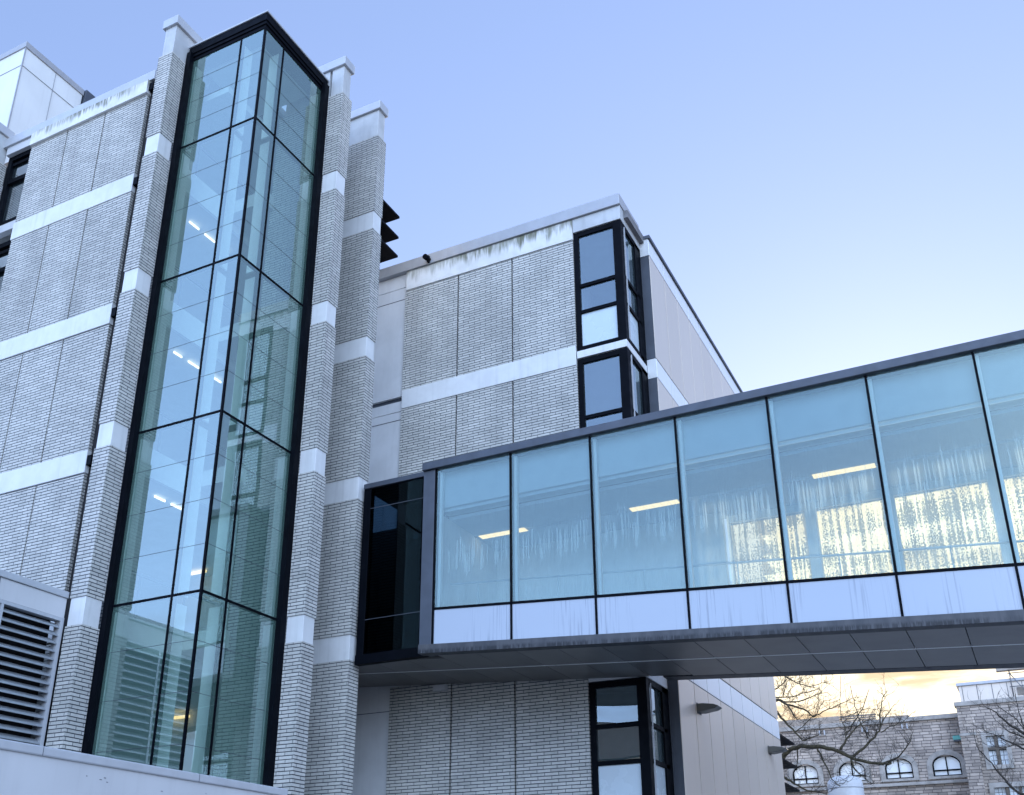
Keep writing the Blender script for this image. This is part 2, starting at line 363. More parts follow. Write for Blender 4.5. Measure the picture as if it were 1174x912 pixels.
M['towerglass'] = glass('tower_glass', (.82, .96, .91), .18, .14, (.36, .68, .59), rc=(.76, .87, .88))
M['skyglass'] = glass('mirror_window_glass', (.5, .6, .66), .42, .05, (.4, .6, .66))
M['winglass'] = glass('window_glass', (.70, .82, .84), .11, .06, (.4, .6, .66), rc=(.78, .90, .95))
M['darkglass'] = glass('dark_link_glass', (.05, .10, .16), -.035, .0, rc=(.5, .7, .8))
M['blind'] = plain('white_blind_panel', (.46, .55, .60), .25, var=.03, scale=.7, spec=.7)
M['leaded'] = plain('leaded_pane', (.62, .66, .68), .15, var=.15, scale=1.5)
M['palepane'] = plain('pale_reflecting_pane', (.74, .77, .77), .12, var=.06, scale=.8)
M['warm'] = emit('warm_tube', (1.0, .66, .28), .46)
M['cool'] = emit('cream_tube', (1.0, .88, .66), .55)
TREE_A = [([(-9.96, 46.0, 6.2), (-9.71, 45.89, 6.61), (-9.53, 45.78, 6.89), (-9.2, 45.67, 7.12), (-8.7, 45.56, 7.22), (-7.89, 45.45, 7.12), (-7.18, 45.34, 6.86), (-6.62, 45.23, 6.52), (-6.05, 45.12, 6.3), (-5.42, 45.01, 6.17), (-5.07, 44.9, 6.16)], 0.1, 0.04), ([(-6.73, 46.0, 6.63), (-6.2, 45.96, 6.98), (-5.74, 45.91, 7.36), (-5.46, 45.87, 7.63), (-5.33, 45.82, 7.92), (-4.9, 45.78, 8.42)], 0.05, 0.012), ([(-7.16, 46.0, 6.99), (-6.9, 46.16, 7.43), (-6.64, 46.33, 7.74), (-6.33, 46.5, 8.05), (-5.9, 46.66, 8.29)], 0.04, 0.012), ([(-9.83, 46.0, 9.35), (-9.6, 45.82, 9.31), (-9.38, 45.65, 9.26), (-9.05, 45.47, 9.0), (-8.84, 45.3, 8.57), (-8.62, 45.12, 8.24)], 0.07, 0.015), ([(-9.15, 46.0, 9.11), (-8.48, 46.0, 8.85), (-8.12, 46.0, 8.47), (-7.69, 46.0, 8.68), (-7.05, 46.0, 8.88), (-6.41, 46.0, 9.13)], 0.035, 0.01), ([(-9.82, 46.0, 9.46), (-9.67, 46.22, 9.52), (-9.01, 46.44, 9.53), (-8.4, 46.66, 9.71), (-7.85, 46.88, 9.86)], 0.03, 0.01), ([(-9.45, 46.0, 9.31), (-9.01, 45.84, 9.19), (-8.44, 45.67, 9.17), (-7.89, 45.5, 9.31), (-7.37, 45.34, 9.35)], 0.03, 0.01), ([(-9.14, 46.0, 10.41), (-8.94, 46.04, 10.26), (-8.56, 46.09, 10.0), (-8.15, 46.13, 9.84), (-7.64, 46.18, 9.96), (-7.33, 46.22, 9.97)], 0.025, 0.008), ([(-9.79, 46.0, 9.75), (-9.66, 46.37, 9.94), (-9.46, 46.73, 10.19), (-9.28, 47.1, 10.51)], 0.03, 0.01), ([(-9.75, 46.0, 8.9), (-9.56, 45.93, 8.68), (-9.27, 45.85, 8.26), (-8.93, 45.78, 7.84), (-8.64, 45.71, 7.46), (-8.31, 45.63, 7.52), (-7.85, 45.56, 7.66)], 0.05, 0.012), ([(-8.96, 46.0, 7.13), (-9.06, 46.22, 6.61), (-9.16, 46.44, 6.33)], 0.025, 0.01), ([(-8.11, 46.0, 7.19), (-7.93, 45.72, 6.71), (-7.7, 45.45, 6.23), (-7.53, 45.18, 5.71), (-7.17, 44.9, 5.37)], 0.035, 0.012), ([(-6.76, 46.0, 6.6), (-6.71, 45.93, 6.23), (-6.45, 45.85, 5.9), (-6.08, 45.78, 5.52)], 0.04, 0.01), ([(-9.84, 46.0, 6.2), (-9.64, 46.13, 6.01), (-9.32, 46.26, 5.76), (-8.82, 46.4, 5.45), (-8.31, 46.53, 5.37), (-8.03, 46.66, 5.31)], 0.05, 0.012), ([(-6.77, 46.0, 10.15), (-6.88, 45.78, 9.1), (-6.9, 45.56, 8.26), (-6.73, 45.34, 7.65), (-6.74, 45.12, 7.26)], 0.008, 0.018), ([(-6.41, 46.0, 9.67), (-6.33, 46.0, 9.03), (-6.27, 46.0, 8.34), (-6.1, 46.0, 7.83), (-5.98, 46.0, 7.39)], 0.01, 0.022), ([(-5.65, 46.0, 9.46), (-5.93, 46.22, 8.97), (-6.26, 46.44, 8.54), (-6.65, 46.66, 8.11), (-6.98, 46.88, 7.73)], 0.01, 0.022), ([(-5.47, 46.0, 7.65), (-5.3, 45.78, 8.46), (-5.12, 45.56, 8.96), (-4.88, 45.34, 9.2)], 0.025, 0.008), ([(-8.97, 46.0, 7.88), (-8.51, 46.07, 8.23), (-7.97, 46.15, 8.64), (-7.61, 46.22, 9.19)], 0.02, 0.008), ([(-9.31, 46.0, 9.44), (-9.31, 46.55, 9.94), (-9.22, 47.1, 10.44)], 0.014, 0.006), ([(-9.04, 46.0, 9.22), (-9.02, 45.78, 9.63), (-8.72, 45.56, 9.88)], 0.014, 0.006), ([(-5.42, 46.0, 7.59), (-5.06, 46.15, 7.83), (-4.6, 46.29, 7.93), (-4.21, 46.44, 8.29)], 0.022, 0.008), ([(-5.54, 46.0, 6.31), (-4.84, 45.63, 6.47), (-4.33, 45.27, 6.92), (-4.07, 44.9, 7.31)], 0.03, 0.008)]
TREE_B = [([(2.89, 50.0, 6.22), (1.41, 49.84, 6.9), (0.4, 49.69, 7.44), (-0.11, 49.53, 7.7), (-0.46, 49.37, 7.96), (-0.79, 49.21, 8.33), (-1.07, 49.06, 8.64), (-1.38, 48.9, 8.83)], 0.09, 0.008), ([(1.41, 50.0, 6.92), (-0.14, 49.93, 7.58), (-0.66, 49.85, 7.86), (-1.04, 49.78, 8.32)], 0.04, 0.008), ([(1.9, 50.0, 6.64), (0.55, 50.13, 6.76), (-0.23, 50.26, 7.14), (-0.75, 50.4, 7.51), (-1.17, 50.53, 7.82), (-1.55, 50.66, 8.06)], 0.05, 0.008), ([(2.66, 50.0, 5.06), (0.49, 49.87, 4.93), (-0.67, 49.75, 5.22), (-1.04, 49.62, 5.65), (-1.3, 49.5, 6.07), (-1.5, 49.37, 6.49), (-1.92, 49.25, 7.06), (-1.99, 49.12, 7.98)], 0.06, 0.008), ([(0.4, 50.0, 7.49), (-0.02, 50.0, 7.96), (-0.24, 50.0, 8.35), (-0.58, 50.0, 8.7), (-0.93, 50.0, 9.05)], 0.03, 0.007), ([(0.36, 50.0, 7.24), (-0.05, 50.29, 8.19), (-0.09, 50.59, 9.01), (-0.11, 50.88, 9.59)], 0.03, 0.007), ([(0.87, 50.0, 6.96), (0.13, 49.84, 7.18), (-0.48, 49.67, 7.26), (-1.01, 49.5, 7.09), (-1.37, 49.34, 7.28)], 0.03, 0.007)]
GROUND = -1.7
FL = [22.19, 18.19, 14.19, 10.19, 6.19, 2.19]     # storey lines, four metres apart
BT = [18.29, 14.29, 10.29, 6.29, 2.29]            # tops of the pale bands

# ------------------------------------------------------------------ ground
struct(B(-160, 160, -150, 260, GROUND - .3, GROUND).build('ground', M['asphalt']))
struct(B(-17, -4.5, 8, 23, GROUND + .002, GROUND + .006).build('bounce_cut_slab', M['bouncecut']))  # added dark slab, out of view, cuts light bounced onto the left soffit

# ------------------------------------------------------------------ main building (left)
mb = thing('main_building', 'tall pale brick building at the left with white bands and narrow piers', 'building', (-19, 15, GROUND))
# core: back walls, roof, side walls (the corner behind the glass tower stays open)
c = MB().box(-40, -39.8, 15.4, 22.2, GROUND, 21.3).box(-40, -15.8, 22.0, 22.2, GROUND, 21.3).box(-15.8, -15.6, 19.5, 22.2, GROUND, 21.3)
c.box(-40, -26, 15.2, 15.4, GROUND, 21.3)
c.build('core_wall', M['plaster'], mb)
B(-40, -15.7, 15.3, 22.2, 21.3, 21.5).build('roof', M['roofing'], mb)
# brick panels of the left front: three columns, five rows, with open joints
cols_ = [(-22.77, -21.315), (-21.268, -19.86), (-19.813, -18.27)]
rows = [(18.29, 21.0), (14.29, 17.72), (10.29, 13.70), (6.29, 9.70), (2.29, 5.70)]
for (z0, z1) in rows:
    for i, (x0, x1) in enumerate(cols_):
        B(x0, x1, 14.82, 15.06, z0 + .01, z1 - .01).build('brick_panel', M['brick'], mb)
for z in BT[:4]:
    B(-22.80, -18.255, 14.795, 15.06, z - .57, z).build('concrete_band', M['band'], mb, .012)
B(-22.80, -18.27, 15.07, 15.2, GROUND, 21.0).build('joint_backing', M['void'], mb)
B(-22.78, -18.25, 14.74, 15.1, 21.0, 21.46).build('stained_parapet', M['stained'], mb, .012)
B(-24.1, -18.1, 14.80, 15.3, 21.47, 21.79).build('coping', M['coping'], mb, .012)
B(-23.95, -22.79, 14.86, 15.1, 21.18, 21.47).build('fascia_panel', M['white'], mb, .01)
# the narrow shadow gap between front and pier, a near-black box painted in as its shade
B(-18.265, -17.03, 14.915, 15.25, GROUND, 21.4).build('shadow_gap', M['void'], mb)
for z in (21.2, 18.0, 14.0, 10.0):
    B(-18.24, -18.10, 14.80, 14.91, z - .10, z + .14).build('gutter_bracket', M['black'], mb)
# strip windows at the far left
for (zt, zb) in ((21.18, 18.62), (17.95, 14.62), (13.9, 10.62), (9.9, 6.62)):
    w = MB().box(-23.95, -23.78, 14.98, 15.16, zb, zt).box(-23.78, -22.8, 14.98, 15.16, zt - .16, zt).box(-23.78, -22.8, 15.02, 15.14, zt - .34, zt - .24)
    w.box(-23.78, -22.8, 14.99, 15.16, zt - 1.02, zt - .88).box(-23.78, -22.8, 14.98, 15.16, zb, zb + .14)
    w = w.build('window', M['black'], mb)
    B(-23.77, -22.81, 15.08, 15.10, zt - .88, zt - .35).build('pane', M['skyglass'], w, out=(0, -1, 0))
    B(-23.77, -22.81, 15.08, 15.10, zb + .14, zt - 1.02).build('pane', M['skyglass'], w, out=(0, -1, 0))
    B(-23.70, -23.62, 15.12, 15.16, zb + .14, zt - .34).build('frame_post', M['wood'], w)
    B(-23.95, -22.79, 14.96, 15.14, zb - .28, zb - .01).build('sill_panel', M['white'], mb)

def pier(x0, x1, y0, y1, topz, cb=.05, ext=(0, 0, 0, 0), pcol='brick'):
    """brick pier with a flush pale block at each storey, a panel cap and a folded metal coping"""
    zs = [GROUND] + [v for b in reversed(BT) for v in (b - .6, b)] + [topz]
    m = MB()
    for i in range(0, len(zs), 2):
        m.box(x0, x1, y0, y1, zs[i], zs[i + 1])
    p = m.build('pier', M[pcol], mb)
    for b in BT:
        B(x0 + .02, x1 - .02, y0 + .02, y1 - .02, b - .598, b - .002).build('concrete_block', M['band'], p, .008)
    B(x0 + .05, x1 - .05, y0 + .05, y1 - .05 + ext[3], topz, topz + .98).build('cap_panel', M['cap'], p, .008)
    B(x0 - .02 - ext[0], x1 + .02 + ext[1], y0 - .02 - ext[2], y1 + .02 + ext[3], topz + .98, topz + 1.26).build('pier_coping', M['coping'], p, .012)
    return p
pier(-17.02, -16.55, 13.96, 14.42, 20.92, ext=(0, 0, 0, 1.0))
pier(-24.75, -24.02, 14.05, 15.0, 20.92)
p = pier(-13.93, -13.44, 17.08, 17.50, 20.92, ext=(.6, 0, 0, 0))
B(-15.4, -13.95, 17.12, 17.26, 20.92, 21.88).build('cap_panel', M['cap'], p)
pier(-15.58, -13.49, 18.88, 19.29, 20.92)
# walls behind the piers
B(-17.0, -16.62, 14.66, 15.1, GROUND, 21.3).build('inner_pier_wall', M['brick'], mb)
B(-15.6, -15.0, 17.29, 18.87, GROUND, 21.0).build('pier_infill', M['brick'], mb)
B(-15.6, -14.12, 17.11, 17.27, GROUND, 20.9).build('inner_pier_wall', M['brick'], mb)
# floors, ceilings and inner walls seen through the glass tower
for f in FL[1:5]:
    B(-26, -16.95, 15.3, 21.95, f - .5, f - .02).build('floor_slab', M['ceil'], mb)
    B(-16.94, -16.86, 14.7, 19.4, f - .62, f + .08).build('slab_edge', M['fin'], mb)
    B(-16.8, -15.5, 16.75, 19.4, f - .42, f - .02).build('floor_slab', M['ceil'], mb)
    m = MB()
    for yy in (15.6, 17.0, 18.4): m.box(-16.92, -16.88, yy, yy + .04, f + .08, f + 1.05)
    m.box(-16.93, -16.87, 15.3, 19.3, f + 1.05, f + 1.10)
    m.build('guard_rail', M['rust'], mb)
B(-26.2, -26, 15.3, 21.95, GROUND, 21.3).build('inner_wall', M['inner'], mb)
B(-26, -15.8, 21.8, 21.95, GROUND, 21.3).build('inner_wall', M['inner'], mb)
B(-16.2, -15.9, 19.5, 19.8, GROUND, 21.3).build('inner_column', M['inner'], mb)
B(-26, -15.8, 15.3, 21.8, 20.4, 20.6).build('top_ceiling', M['ceil'], mb)
B(-26, -15.8, 15.3, 21.8, GROUND, GROUND + .02).build('inner_floor', M['floor'], mb)
# roof-top plant room
ph = B(-34, -26.05, 16.0, 18.40, 21.5, 27.5).build('plant_room', M['pwhite'], mb)
B(-34.04, -26.01, 15.96, 18.43, 27.5, 27.74).build('plant_room_coping', M['greycoping'], ph, .01)
m = MB()
for a in ((-26.045, -26.03, 16.0, 18.39, 26.72, 26.735), (-26.045, -26.03, 17.24, 17.255, 21.5, 27.5)): m.box(*a)
m.box(-34, -26.04, 15.985, 16.0, 26.72, 26.735).box(-26.06, -26.028, 15.982, 16.02, 21.5, 27.5)
m.build('panel_joint', M['greycoping'], ph)
B(-26.7, -25.93, 18.45, 18.93, 26.0, 27.76).build('duct_box', M['slate'], mb, .01)
# sunshade plates on the side wall above the lower wing
for z in (20.70, 19.93, 19.23):
    B(-15.6, -14.76, 19.9, 22.05, z - .035, z + .035).build('sunshade_plate', M['black'], mb)

# ------------------------------------------------------------------ glass stair tower
gt = thing('glass_stair_tower', 'tall glazed corner tower with black frame and clear panes between two brick piers', 'tower', (-14.05, 14.57, GROUND))
XC, YT, XL, YR = -14.05, 14.57, -16.41, 16.90
XM, YM = -14.81, 15.30
TL = [21.06, 18.19, 14.19, 10.20, 6.20, 2.20, GROUND]
for i in range(6):
    z1, z0 = TL[i] - (.03 if i else 0), TL[i + 1] + .03
    for (a, b) in ((XL, XM - .03), (XM + .03, XC - .03)):
        B(a, b, YT, YT + .024, z0, z1).build('pane', M['towerglass'], gt, out=(0, -1, 0))
    for (a, b) in ((YT + .03, YM - .03), (YM + .03, YR)):
        B(XC - .024, XC, a, b, z0, z1).build('pane', M['towerglass'], gt, out=(1, 0, 0))
fr = MB().box(XL - .14, XL, 14.43, YT + .06, GROUND, 21.3).box(XC - .06, -13.91, YR, 17.08, GROUND, 21.3)
for z in TL[1:-1]:
    fr.box(XL, XC - .036, YT - .010, YT + .10, z - .026, z + .026)
    fr.box(XC - .10, XC + .010, YT + .036, YR, z - .026, z + .026)
fr.build('frame', M['black'], gt)
B(XC - .036, XC + .014, YT - .014, YT + .036, GROUND, 21.1).build('corner_post', M['black'], gt)
for (x, y, sx, sy) in ((XM, YT, .03, 0), (XC, YM, 0, .03)):
    m = MB()
    if sx: m.box(x - .03, x + .016, y - .012, y + .12, GROUND, 21.1)
    else: m.box(x - .12, x + .012, y - .016, y + .03, GROUND, 21.1)
    m.build('mullion', M['black'], gt)
for i in range(6):
    z1, z0 = TL[i] - .12, TL[i + 1] + .06
    B(XM - .02, XM + .02, YT + .13, YT + .42, z0, z1).build('inner_fin', M['fin'], gt)
    B(XC - .42, XC - .13, YM - .02, YM + .02, z0, z1).build('inner_fin', M['fin'], gt)
    B(XL + .0, XL + .04, YT + .07, YT + .30, z0, z1).build('inner_fin', M['fin'], gt)
    B(XC - .30, XC - .07, YR - .04, YR, z0, z1).build('inner_fin', M['fin'], gt)
for i in range(1, 6):
    for k in (1, 2, 3):
        z = TL[i] + k * (.72 if i == 1 else 1.0)
        MB().box(XL, XC - .03, YT - .004, YT - .001, z - .004, z + .004).build('pane_joint', M['slate'], gt)
        MB().box(XC + .001, XC + .004, YT + .03, YR, z - .004, z + .004).build('pane_joint', M['slate'], gt)
cn = MB()
for (o, z0, z1) in ((.02, 21.06, 21.17), (.05, 21.172, 21.27), (.075, 21.272, 21.50)):
    cn.hexa([(XL - .14, YT - o, z0), (XC + o, YT - o, z0), (XC + o, YR + .18, z0), (XC - .4, YR + .18, z0), (XC - .4, YT + .4, z0), (XL - .14, YT + .4, z0)],
            [(XL - .14, YT - o, z1), (XC + o, YT - o, z1), (XC + o, YR + .18, z1), (XC - .4, YR + .18, z1), (XC - .4, YT + .4, z1), (XL - .14, YT + .4, z1)])
cn.build('cornice', M['black'], gt, .008)
B(XL - .16, XC + .10, YT - .10, YR + .2, 21.505, 21.56).build('tower_roof', M['coping'], gt, .008)
B(XL, XC - .42, YT + .42, YR, 21.07, 21.10).build('tower_ceiling', M['ceil'], gt)

# tube lights inside
for f, ys in ((18.19, ((16.35, 16.72), (16.95, 17.35), (17.55, 17.92))), (14.19, ((16.43, 16.72), (16.95, 17.35), (17.6, 18.2))), (10.2, ((16.45, 16.8), (17.0, 17.5)))):
    o = MB()
    for a, b in ys: o.box(-17.715, -17.68, a, b, f - .59, f - .54)
    n = {18.19: 'top', 14.19: 'middle', 10.2: 'lowest'}[f]
    o = o.build('tube_light', M['cool']); tag(o, 'broken line of white tube lights behind the tower glass, the %s of the three lines' % n, 'ceiling light', 'tube lights in the tower')
for (xa, xb, y, z, lab) in ((-21.3, -20.4, 21.2, 9.60, 'yellow tube light behind the tower glass just above the second lowest crossbar'), (-21.7, -20.8, 21.6, 5.50, 'yellow tube light behind the tower glass near its foot, above the white wall')):
    o = B(xa, xb, y, y + .09, z - .02, z + .05).build('tube_light', M['warm']); tag(o, lab, 'ceiling light', 'tube lights in the tower')

# ------------------------------------------------------------------ louvred enclosure and parapet in front
lv = thing('louvre_enclosure', 'white metal enclosure with wide horizontal louvres at the lower left', 'enclosure', (-17.07, 11, GROUND))
LX = -17.072
MB().box(-24, LX, 8, 13.945, 5.86, 6.28).box(-24, LX, 8, 8.1, GROUND, 5.86).box(-24, -23.9, 8.1, 13.945, GROUND, 5.86).build('wall_panel', M['white'], lv, .008)
B(-24.04, LX + .035, 7.96, 13.95, 6.285, 6.42).build('coping', M['coping'], lv, .012)
B(LX, LX + .012, 12.34, 12.35, 5.88, 6.28).build('panel_joint', M['slate'], lv)
B(LX - .35, LX - .33, 8.1, 13.9, GROUND, 5.86).build('louvre_backing', M['void'], lv)
for (ya, yb) in ((8.2, 10.3), (10.36, 12.47), (12.53, 13.86)):
    m = MB(); l = MB(); z = 5.74
    while z > 1.0:
        b = len(m.v)
        # blade: sloped plate with a turned-down lip
        m.hexa([(LX - .012, ya, z - .075), (LX - .012, yb, z - .075), (LX - .13, yb, z + .0), (LX - .13, ya, z + .0)],
               [(LX - .012, ya, z - .06), (LX - .012, yb, z - .06), (LX - .13, yb, z + .015), (LX - .13, ya, z + .015)])
        l.box(LX - .018, LX + .002, ya, yb, z - .10, z - .072)
        z -= .166
    lb = m.build('louvre_blade', M['louvre'], lv)
    l.build('blade_lip', M['louvre'], lb)
m = MB()
for y in (8.1, 10.3, 12.47): m.box(LX - .16, LX + .01, y, y + .06, 1.0, 5.85)
m.box(LX - .16, LX + .012, 13.865, 13.945, GROUND, 5.858)
m.box(LX - .16, LX + .012, 8.16, 13.865, 5.79, 5.855)
m.build('louvre_frame', M['coping'], lv)

pw = thing('parapet_wall', 'smooth white wall with a folded metal coping in the lower left foreground', 'wall', (-11, 9, GROUND))
B(-11.35, -11.03, 2, 13.80, GROUND, 2.005).build('wall_face', M['white'], pw)
cp = B(-11.42, -11.0, 1.9, 13.90, 2.005, 2.13).build('coping', M['coping'], pw, .02)
m = MB()
for y in (9.0, 11.8): m.box(-11.0, -10.997, y, y + .006, 2.01, 2.125)
m.build('coping_joint', M['slate'], cp)
m = MB()
random.seed(3)
for y, z in ((9.75, 1.85), (10.05, 1.86), (10.1, 1.81), (11.1, 1.80), (9.98, 1.83), (12.0, 1.86)):
    m.box(-11.031, -11.026, y, y + random.uniform(.012, .05), z, z + .008)
m.build('paint_chip', M['slate'], pw)

# ------------------------------------------------------------------ lower brick wing (middle)
bw = thing('brick_wing', 'lower pale brick wing behind the glass footbridge with black corner windows and taupe metal side', 'building', (-11, 21.84, GROUND))
YB = 21.84
bc = [(-14.28, -12.50), (-12.455, -10.755), (-10.71, -8.85)]
br_rows = [(14.29, 17.68), (10.29, 13.70), (6.29, 9.70), (2.29, 5.70)]
for (z0, z1) in br_rows:
    for (x0, x1) in bc:
        B(x0, x1, YB, YB + .2, z0 + .008, z1 - .008).build('brick_panel', M['brick'], bw)
for z in BT[1:4]:
    B(-14.27, -8.86, YB - .02, YB + .2, z - .585, z).build('concrete_band', M['band'], bw, .012)
B(-14.27, -8.84, YB + .21, YB + .35, GROUND, 17.7).build('joint_backing', M['darkgrey'], bw)
B(-14.26, -8.84, YB - .03, YB + .3, 17.685, 18.345).build('stained_parapet', M['stained'], bw, .012)
m = MB().box(-15.6, -14.285, YB + .06, YB + .3, 17.88, 18.34)
for a, b in ((14.16, 17.86), (13.68, 14.0), (GROUND, 13.66)): m.box(-15.6, -14.285, YB + .06, YB + .3, a, b)
m.build('side_panel', M['plaster'], bw)
B(-15.6, -14.285, YB + .14, YB + .3, 14.0, 14.16).build('side_slot', M['slate'], bw)
m = MB()
for z in (17.45, 13.4, 5.1): m.box(-15.6, -14.29, YB + .052, YB + .06, z - .008, z + .008)
m.build('panel_joint', M['slate'], bw)
# coping runs along the front and round the corner
m = MB().box(-15.6, -7.40, YB - .09, YB + .35, 18.35, 18.70).box(-7.80, -7.40, YB + .35, 23.35, 18.35, 18.70)
m.build('coping', M['greycoping'], bw, .012)
m = MB().box(-8.83, -7.425, YB - .02, YB + .3, 17.90, 18.345).box(-7.75, -7.425, YB + .3, 23.40, 17.90, 18.345)
m.build('corner_lintel', M['cap'], bw, .01)
B(-15.6, -7.3, 22.1, 34.2, 18.1, 18.34).build('roof', M['roofing'], bw)
# core
MB().box(-11.2, -11.0, 22.1, 26, GROUND, 18.1).box(-11.0, -7.45, 26, 26.2, GROUND, 18.1).box(-15.6, -7.3, 34.0, 34.2, GROUND, 18.1).build('inner_wall', M['inner'], bw)
for z in BT[1:4]:
    B(-11.0, -7.5, 22.0, 26, z - .40, z - .30).build('floor_slab', M['ceil'], bw)
B(-11.0, -7.5, 22.1, 26, 17.95, 18.05).build('ceiling', M['ceil'], bw)
B(-9.45, -9.38, 22.2, 24.5, 14.0, 17.95).build('inner_partition', M['inner'], bw)

def corner_window(zt, b1, b2, zb, withlow=True):
    """black corner window: tall pane, middle pane, pale lower panel, on both sides of a thick corner post"""
    f = MB()
    ya, yb_ = YB + .02, YB + .16
    f.box(-8.83, -8.69, ya, yb_, zb, zt).box(-8.69, -7.67, ya, yb_, zt - .14, zt)
    f.box(-7.67, -7.435, ya - .02, YB + .22, zb, zt)
    f.box(-8.69, -7.67, ya, yb_, b1 - .05, b1 + .05).box(-8.69, -7.67, ya, yb_, b2 - .05, b2 + .05).box(-8.69, -7.67, ya, yb_, zb, zb + .12)
    xs, xe = -7.55, -7.43
    f.box(xs, xe, YB + .22, 23.35, zt - .14, zt - .002).box(xs, xe, YB + .22, 23.2, b1 - .05, b1 + .05).box(xs, xe, YB + .22, 23.2, b2 - .05, b2 + .05)
    f.box(xs, xe, YB + .22, 23.2, zb, zb + .12).box(xs, xe, 22.95, 23.4, zb, zt)
    w = f.build('corner_window', M['black'], bw, .006)
    B(-7.44, -7.41, YB + .24, YB + .27, zb + .1, zt - .1).build('edge_trim', M['coping'], w)
    for (z0, z1, mt, n) in ((b1 + .05, zt - .14, 'winglass', 'pane'), (b2 + .05, b1 - .05, 'winglass', 'pane'), (zb + .12, b2 - .05, 'blind', 'lower_panel')):
        gl_ = mt == 'winglass'
        B(-8.69, -7.67, YB + .07, YB + .09, z0, z1).build(n, M[mt], w, out=(0, -1, 0) if gl_ else None)
        B(-7.50, -7.48, YB + .22, 22.95, z0, z1).build(n, M[mt], w, out=(1, 0, 0) if gl_ else None)
corner_window(17.885, 16.13, 15.30, 14.12)
corner_window(13.86, 12.13, 11.30, 10.05)
corner_window(9.8, 8.13, 7.30, 6.1)
corner_window(5.25, 4.23, 3.41, 2.0)
for (z0, z1) in ((13.885, 14.10), (9.82, 10.03), (5.27, 6.08)):
    MB().box(-8.83, -7.435, YB - .01, YB + .2, z0, z1).box(-7.6, -7.435, YB + .2, 23.40, z0, z1).build('window_band', M['band'], bw, .008)
B(-8.83, -7.44, YB + .05, YB + .2, GROUND, 1.98).build('window_base', M['slate'], bw)
# dark reveal and taupe side
YS = 23.41
for (z0, z1, mt, n) in ((14.30, 17.64, 'slate', 'reveal_panel'), (10.30, 13.70, 'slate', 'reveal_panel'), (6.30, 9.70, 'slate', 'reveal_panel'), (GROUND, 5.65, 'slate', 'reveal_panel'),
                        (13.70, 14.29, 'band', 'reveal_band'), (9.7, 10.29, 'band', 'reveal_band'), (5.65, 6.29, 'band', 'reveal_band'), (17.65, 18.26, 'band', 'reveal_band')):
    B(-7.43, -7.185, YS, YS + .3, z0 + .004, z1 - .004).build(n, M[mt], bw)
for k in range(9):
    y0 = YS + .12 + k * 1.2; y0 = YS if k == 0 else y0; y1 = min(YS + .12 + (k + 1) * 1.2, 34.2)
    for (z0, z1, mt) in ((14.30, 17.64, 'tan'), (10.30, 13.70, 'tan'), (6.30, 9.70, 'tan'), (GROUND, 5.65, 'tan'), (13.70, 14.29, 'tanband'), (9.7, 10.29, 'tanband'), (5.65, 6.29, 'tanband'), (17.65, 18.20, 'tanband')):
        B(-7.30, -7.17, y0 + .019, y1 - .019, z0 + .012, z1 - .012).build('pale_sheet' if mt == 'tanband' else 'metal_sheet', M[mt], bw, .006)
B(-7.32, -7.20, YS + .31, 34.2, GROUND, 18.2).build('sheet_backing', M['void'], bw)
B(-7.36, -7.12, YS - .03, 34.24, 18.21, 18.31).build('side_coping', M['slate'], bw)
# sunshade plates past the far end of the taupe side
B(-15.6, -8.95, 34.21, 40, GROUND, 18.0).build('far_wall', M['slate'], bw)
for z in (3.51, 4.29, 5.07, 5.85, 11.3, 12.08, 12.86, 13.64):
    B(-8.94, -7.175, 34.27, 36.5, z - .03, z + .03).build('sunshade_plate', M['black'], bw)

# things fixed on the wing
def wall_lamp(y, z, label):
    o = thing('wall_lamp', label, 'wall lamp', (-7.17, y, z), 'wall lamps on the taupe wall')
    a = MB().prism_y([(-7.17, z - .10), (-7.06, z - .11), (-6.72, z - .06), (-6.62, z - .005), (-6.74, z + .05), (-7.0, z + .09), (-7.17, z + .09)], y - .20, y + .20)
    a.build('lamp_housing', M['lamp'], o, .012)
    B(-7.19, -7.155, y - .17, y + .17, z - .14, z + .12).build('back_plate', M['slate'], o)
    return o
wall_lamp(25.0, 5.06, 'wedge-shaped bronze wall lamp high on the taupe wall, the larger one just under the bridge')
wall_lamp(32.45, 5.08, 'wedge-shaped bronze wall lamp near the far edge of the taupe wall beside the sunshade plates')
o = thing('floodlight', 'small black floodlight on the grey roof edge of the brick wing', 'floodlight', (-13.44, 21.75, 18.4))
MB().tube([(-13.44, 21.74, 18.47), (-13.44, 21.50, 18.44)], [.07, .085], 10).build('lamp_head', M['black'], o)
B(-13.47, -13.41, 21.66, 21.76, 18.36, 18.58).build('bracket', M['black'], o)
o = thing('junction_box', 'small white box on the brick wall right under the bridge', 'box', (-12.75, 21.84, 5.5))
B(-12.95, -12.58, 21.72, 21.838, 5.44, 5.60).build('box_case', M['cap'], o, .01)
B(-12.93, -12.60, 21.712, 21.72, 5.46, 5.58).build('box_lid', M['white'], o)

